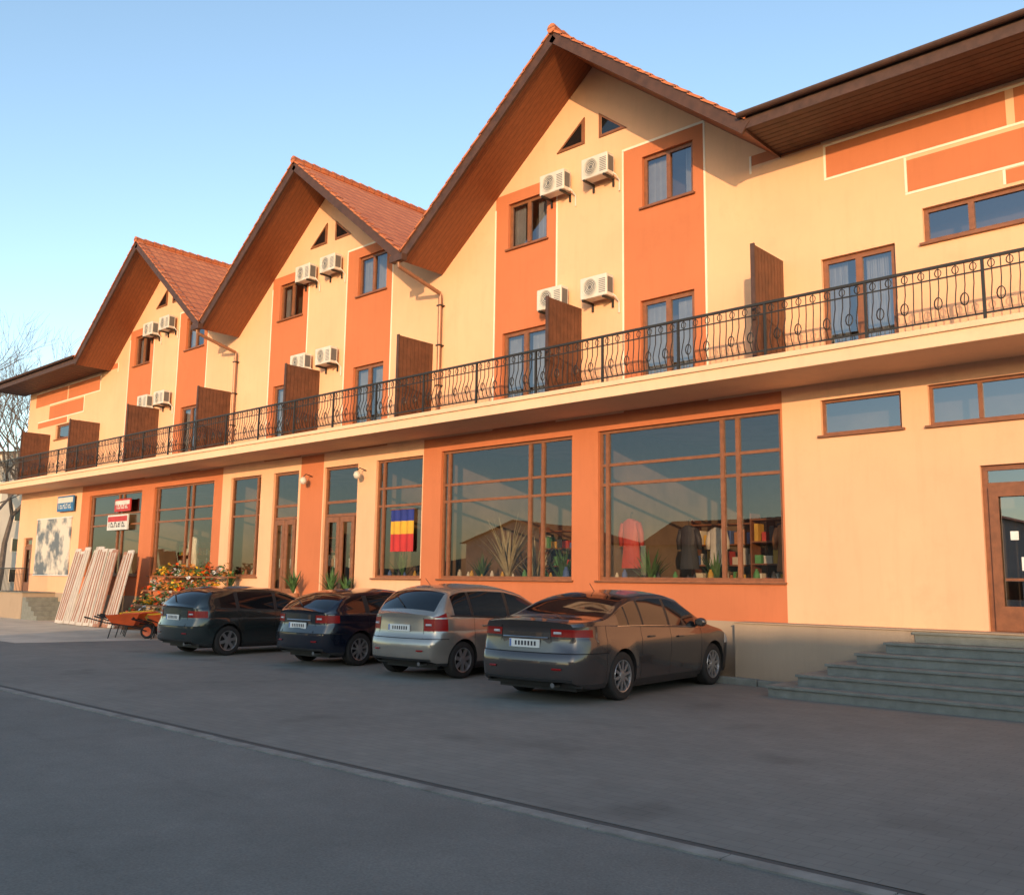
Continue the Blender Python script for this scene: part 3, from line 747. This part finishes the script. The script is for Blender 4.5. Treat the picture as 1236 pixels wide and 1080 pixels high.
def signb(name,x0,x1,z0,z1,y,cols):
    s=MB();s.box(x0,x1,y-.05,y,z0,z1,cols[0])
    s.box(x0+.05,x1-.05,y-.056,y-.052,z0+(z1-z0)*.55,z1-.06,cols[1])
    n=9;x=x0+.15
    for k in range(n):
        w_=(x1-x0-.3)/n;h_=(z1-z0)*random.choice([.26,.32,.34])
        s.box(x,x+w_*.2,y-.056,y-.052,z0+.1,z0+.1+h_,cols[-1])
        if k%2: s.box(x+w_*.2,x+w_*.7,y-.056,y-.052,z0+.1+h_-.06,z0+.1+h_,cols[-1])
        if k%3: s.box(x+w_*.2,x+w_*.65,y-.056,y-.052,z0+.1,z0+.15,cols[-1])
        x+=w_
    s.obj(name)
signb('blue_shop_sign',-38.1,-36.6,4.15,4.75,-.1,('sign_blue','sign_white','sign_white'))
signb('shop_banner',-33.7,-32.1,3.3,3.85,-.02,('sign_white','sign_red','goods6'));signb('shop_banner',-33.2,-32.0,3.95,4.4,-.02,('sign_red','sign_white','sign_white'))
m,nt,b=newmat('poster');v=coords(nt);f1=noise(nt,v,1.3,3)
nt.links.new(ramp(nt,f1,(.12,.14,.16),(.62,.55,.46),.42,.56),b.inputs['Base Color']);b.inputs['Roughness'].default_value=.5
s=MB();s.box(-40.2,-36.9,-.05,-.004,1.7,3.9,'poster');s.box(-40.25,-36.85,-.06,-.004,3.9,3.95,'sign_white');s.box(-40.25,-36.85,-.06,-.004,1.65,1.7,'sign_white');s.obj('wall_poster')
def barrow(x,y,rz,tub):
    e=empty('wheelbarrow',(x,y,0),rz);s=MB()
    bt=[(-.25,-.18),(.3,-.15),(.3,.15),(-.25,.18)];tp=[(-.42,-.34),(.5,-.27),(.5,.27),(-.42,.34)]
    B=[(q[0],q[1],.35) for q in bt];T=[(q[0],q[1],.62+(.06 if q[0]>0 else 0)) for q in tp]
    s.poly(B,tub)
    for k in range(4): s.poly([B[k],B[(k+1)%4],T[(k+1)%4],T[k]],tub)
    for sy in(-1,1):
        s.tube([(.62,sy*.05,.2),(.2,sy*.16,.33),(-.45,sy*.24,.42),(-.95,sy*.27,.55)],.017,6,'iron');s.tube([(-.25,sy*.22,.38),(-.35,sy*.22,.0)],.015,6,'iron')
        s.tube([(-.85,sy*.268,.525),(-1.0,sy*.27,.56)],.024,6,'rubber')
    M=Matrix.Translation((.62,0,.19))@Matrix.Rotation(math.pi/2,4,'X')
    s.lathe([(.12,-.03),(.17,-.045),(.19,0),(.17,.045),(.12,.03)],20,M,'rubber');s.lathe([(.001,-.02),(.12,-.03),(.12,.03),(.001,.02)],16,M,tub)
    s.obj('tub_frame_wheel',e,recalc=False)
mk('tub_red',(.7,.10,.02),.4);mk('tub_yellow',(.8,.45,.03),.4)
for q in((-25.6,-2.6,1.2,'tub_red'),(-24.8,-2.3,1.6,'tub_yellow'),(-26.6,-2.2,1.0,'tub_yellow'),(-23.9,-2.6,1.9,'tub_red'),(-24.9,-3.3,.7,'tub_red')): barrow(*q)
s=MB()
for lv in range(4):
    s.box(-29.0,-24.4,-1.5+.3*lv,-1.22+.3*lv,.3+.45*lv,.34+.45*lv,'wood_frame')
for X in(-28.95,-26.7,-24.45): s.box(X,X+.04,-1.5,-.75,0,.3,'wood_frame');s.box(X,X+.04,-.6,-.56,0,1.65,'wood_frame')
for k in range(3000):
    lv=random.randrange(4);X=random.uniform(-28.9,-24.5);Y=-1.36+.3*lv+random.uniform(-.17,.17);Z=.36+.45*lv+random.uniform(0,.4)*(.6+.4*math.sin(X*9))
    M=Matrix.Translation((X,Y,Z))@Matrix.Rotation(random.uniform(0,6),4,'Z')@Matrix.Rotation(random.uniform(-1,1),4,'X')
    q=.04;ci=int(math.floor(X*2.2)+lv*3)%5
    s.poly([M@Vector(a_) for a_ in((-q,-q,0),(q,-q,0),(q,q,0),(-q,q,0))],random.choice(['leaf',['flower','tub_yellow','tub_red','sign_white','flower'][ci]]))
s.obj('flower_stand',recalc=False)

# ------------------------------------------------------------------ trees
def tree(x,y,h,seed):
    rnd=random.Random(seed);s=MB()
    def br(p,d,l,r_,lv):
        n=3;pts=[p];cur=p;dd=d
        for k in range(n):
            dd=(dd+Vector((rnd.uniform(-.18,.18),rnd.uniform(-.18,.18),rnd.uniform(-.05,.14)))).normalized();cur=cur+dd*l/n;pts.append(cur)
        s.tube(pts,[r_*(1-.35*k/n) for k in range(n+1)],6 if lv<2 else 3,'bark',False)
        if lv>=6: return
        for k in range(3):
            an=rnd.uniform(0,6.28);u=dd.orthogonal().normalized();w_=dd.cross(u)
            t_=rnd.uniform(.3,.7);nd=(dd*(1-t_*.5)+(u*math.cos(an)+w_*math.sin(an))*t_+Vector((0,0,.12))).normalized()
            br(pts[rnd.choice([2,3,3]) if lv else 3],nd,l*rnd.uniform(.66,.84),r_*.55,lv+1)
    br(Vector((x,y,-.1)),Vector((0,0,1)),h*.26,h*.011,0)
    s.obj('bare_tree',recalc=False)
tree(-72,9.5,24,1);tree(-80,14,26,5);tree(-69,7.0,20,3);tree(-90,15,30,9)
def house(name,x0,x1,y0,y1,h,rh,wall,axis='x',wins=True):
    e=empty(name);s=MB();s.box(x0,x1,y0,y1,-.1,h,wall)
    o=.5
    if axis=='x':
        ym=(y0+y1)/2
        s.poly([(x0-o,y0-o,h-.1),(x1+o,y0-o,h-.1),(x1+o,ym,h+rh),(x0-o,ym,h+rh)],'tiles');s.poly([(x0-o,y1+o,h-.1),(x1+o,y1+o,h-.1),(x1+o,ym,h+rh),(x0-o,ym,h+rh)],'tiles')
        for X in(x0,x1): s.poly([(X,y0,h),(X,y1,h),(X,ym,h+rh-.1)],wall)
    else:
        xm=(x0+x1)/2
        s.poly([(x0-o,y0-o,h-.1),(x0-o,y1+o,h-.1),(xm,y1+o,h+rh),(xm,y0-o,h+rh)],'tiles');s.poly([(x1+o,y0-o,h-.1),(x1+o,y1+o,h-.1),(xm,y1+o,h+rh),(xm,y0-o,h+rh)],'tiles')
        for Y in(y0,y1): s.poly([(x0,Y,h),(x1,Y,h),(xm,Y,h+rh-.1)],wall)
    s.obj('walls_and_roof',e,recalc=False)
    s=MB();fl=max(1,int(h/2.8))
    for k in range(fl):
        z=1.0+2.8*k;x=x0+1.2
        while x<x1-1.6:
            for Y,sg in((y0,-1),(y1,1)):
                s.box(x,x+1.1,min(Y,Y+sg*.04),max(Y,Y+sg*.04),z,z+1.3,'whiteline');s.box(x+.08,x+1.02,min(Y,Y+sg*.05),max(Y,Y+sg*.05),z+.08,z+1.22,'carglass')
            x+=2.6
        y=y0+1.2
        while y<y1-1.6:
            for X,sg in((x0,-1),(x1,1)):
                s.box(min(X,X+sg*.04),max(X,X+sg*.04),y,y+1.1,z,z+1.3,'whiteline');s.box(min(X,X+sg*.05),max(X,X+sg*.05),y+.08,y+1.02,z+.08,z+1.22,'carglass')
            y+=2.6
    s.obj('windows',e)
stucco('h_white',(.62,.56,.48));stucco('h_tan',(.4,.3,.2))
house('opposite_house',-7.2,14,-38,-30,5.0,2.15,'h_tan');house('opposite_house',14.9,40,-38,-30,5.2,2.0,'h_white');house('opposite_house',41,75,-38,-30,5.1,2.1,'h_tan')
house('opposite_house',-26,-14,-60,-50,5.2,2.0,'h_white','y');house('opposite_house',-46,-32,-62,-52,5.0,2.4,'h_tan');house('opposite_house',-66,-52,-60,-50,5.5,2.0,'h_white','y')
house('apartment_building',-118,-92,16,34,13,1.5,'h_white');house('apartment_building',-160,-125,4,20,12,1.5,'h_tan')
hm=MB();mk('hill',(.09,.10,.06),.95,.3,.02)
nseg=90;prev=None
for k in range(nseg+1):
    an=2*math.pi*k/nseg;hh=10+6*math.sin(k*.7)+4*math.sin(k*1.9+1)
    cur=[(520*math.cos(an),520*math.sin(an),-1),(700*math.cos(an),700*math.sin(an),hh),(900*math.cos(an),900*math.sin(an),hh*1.4)]
    if prev:
        for q in range(2): hm.poly([prev[q],cur[q],cur[q+1],prev[q+1]],'hill')
    prev=cur
hm.obj('hills',recalc=False)
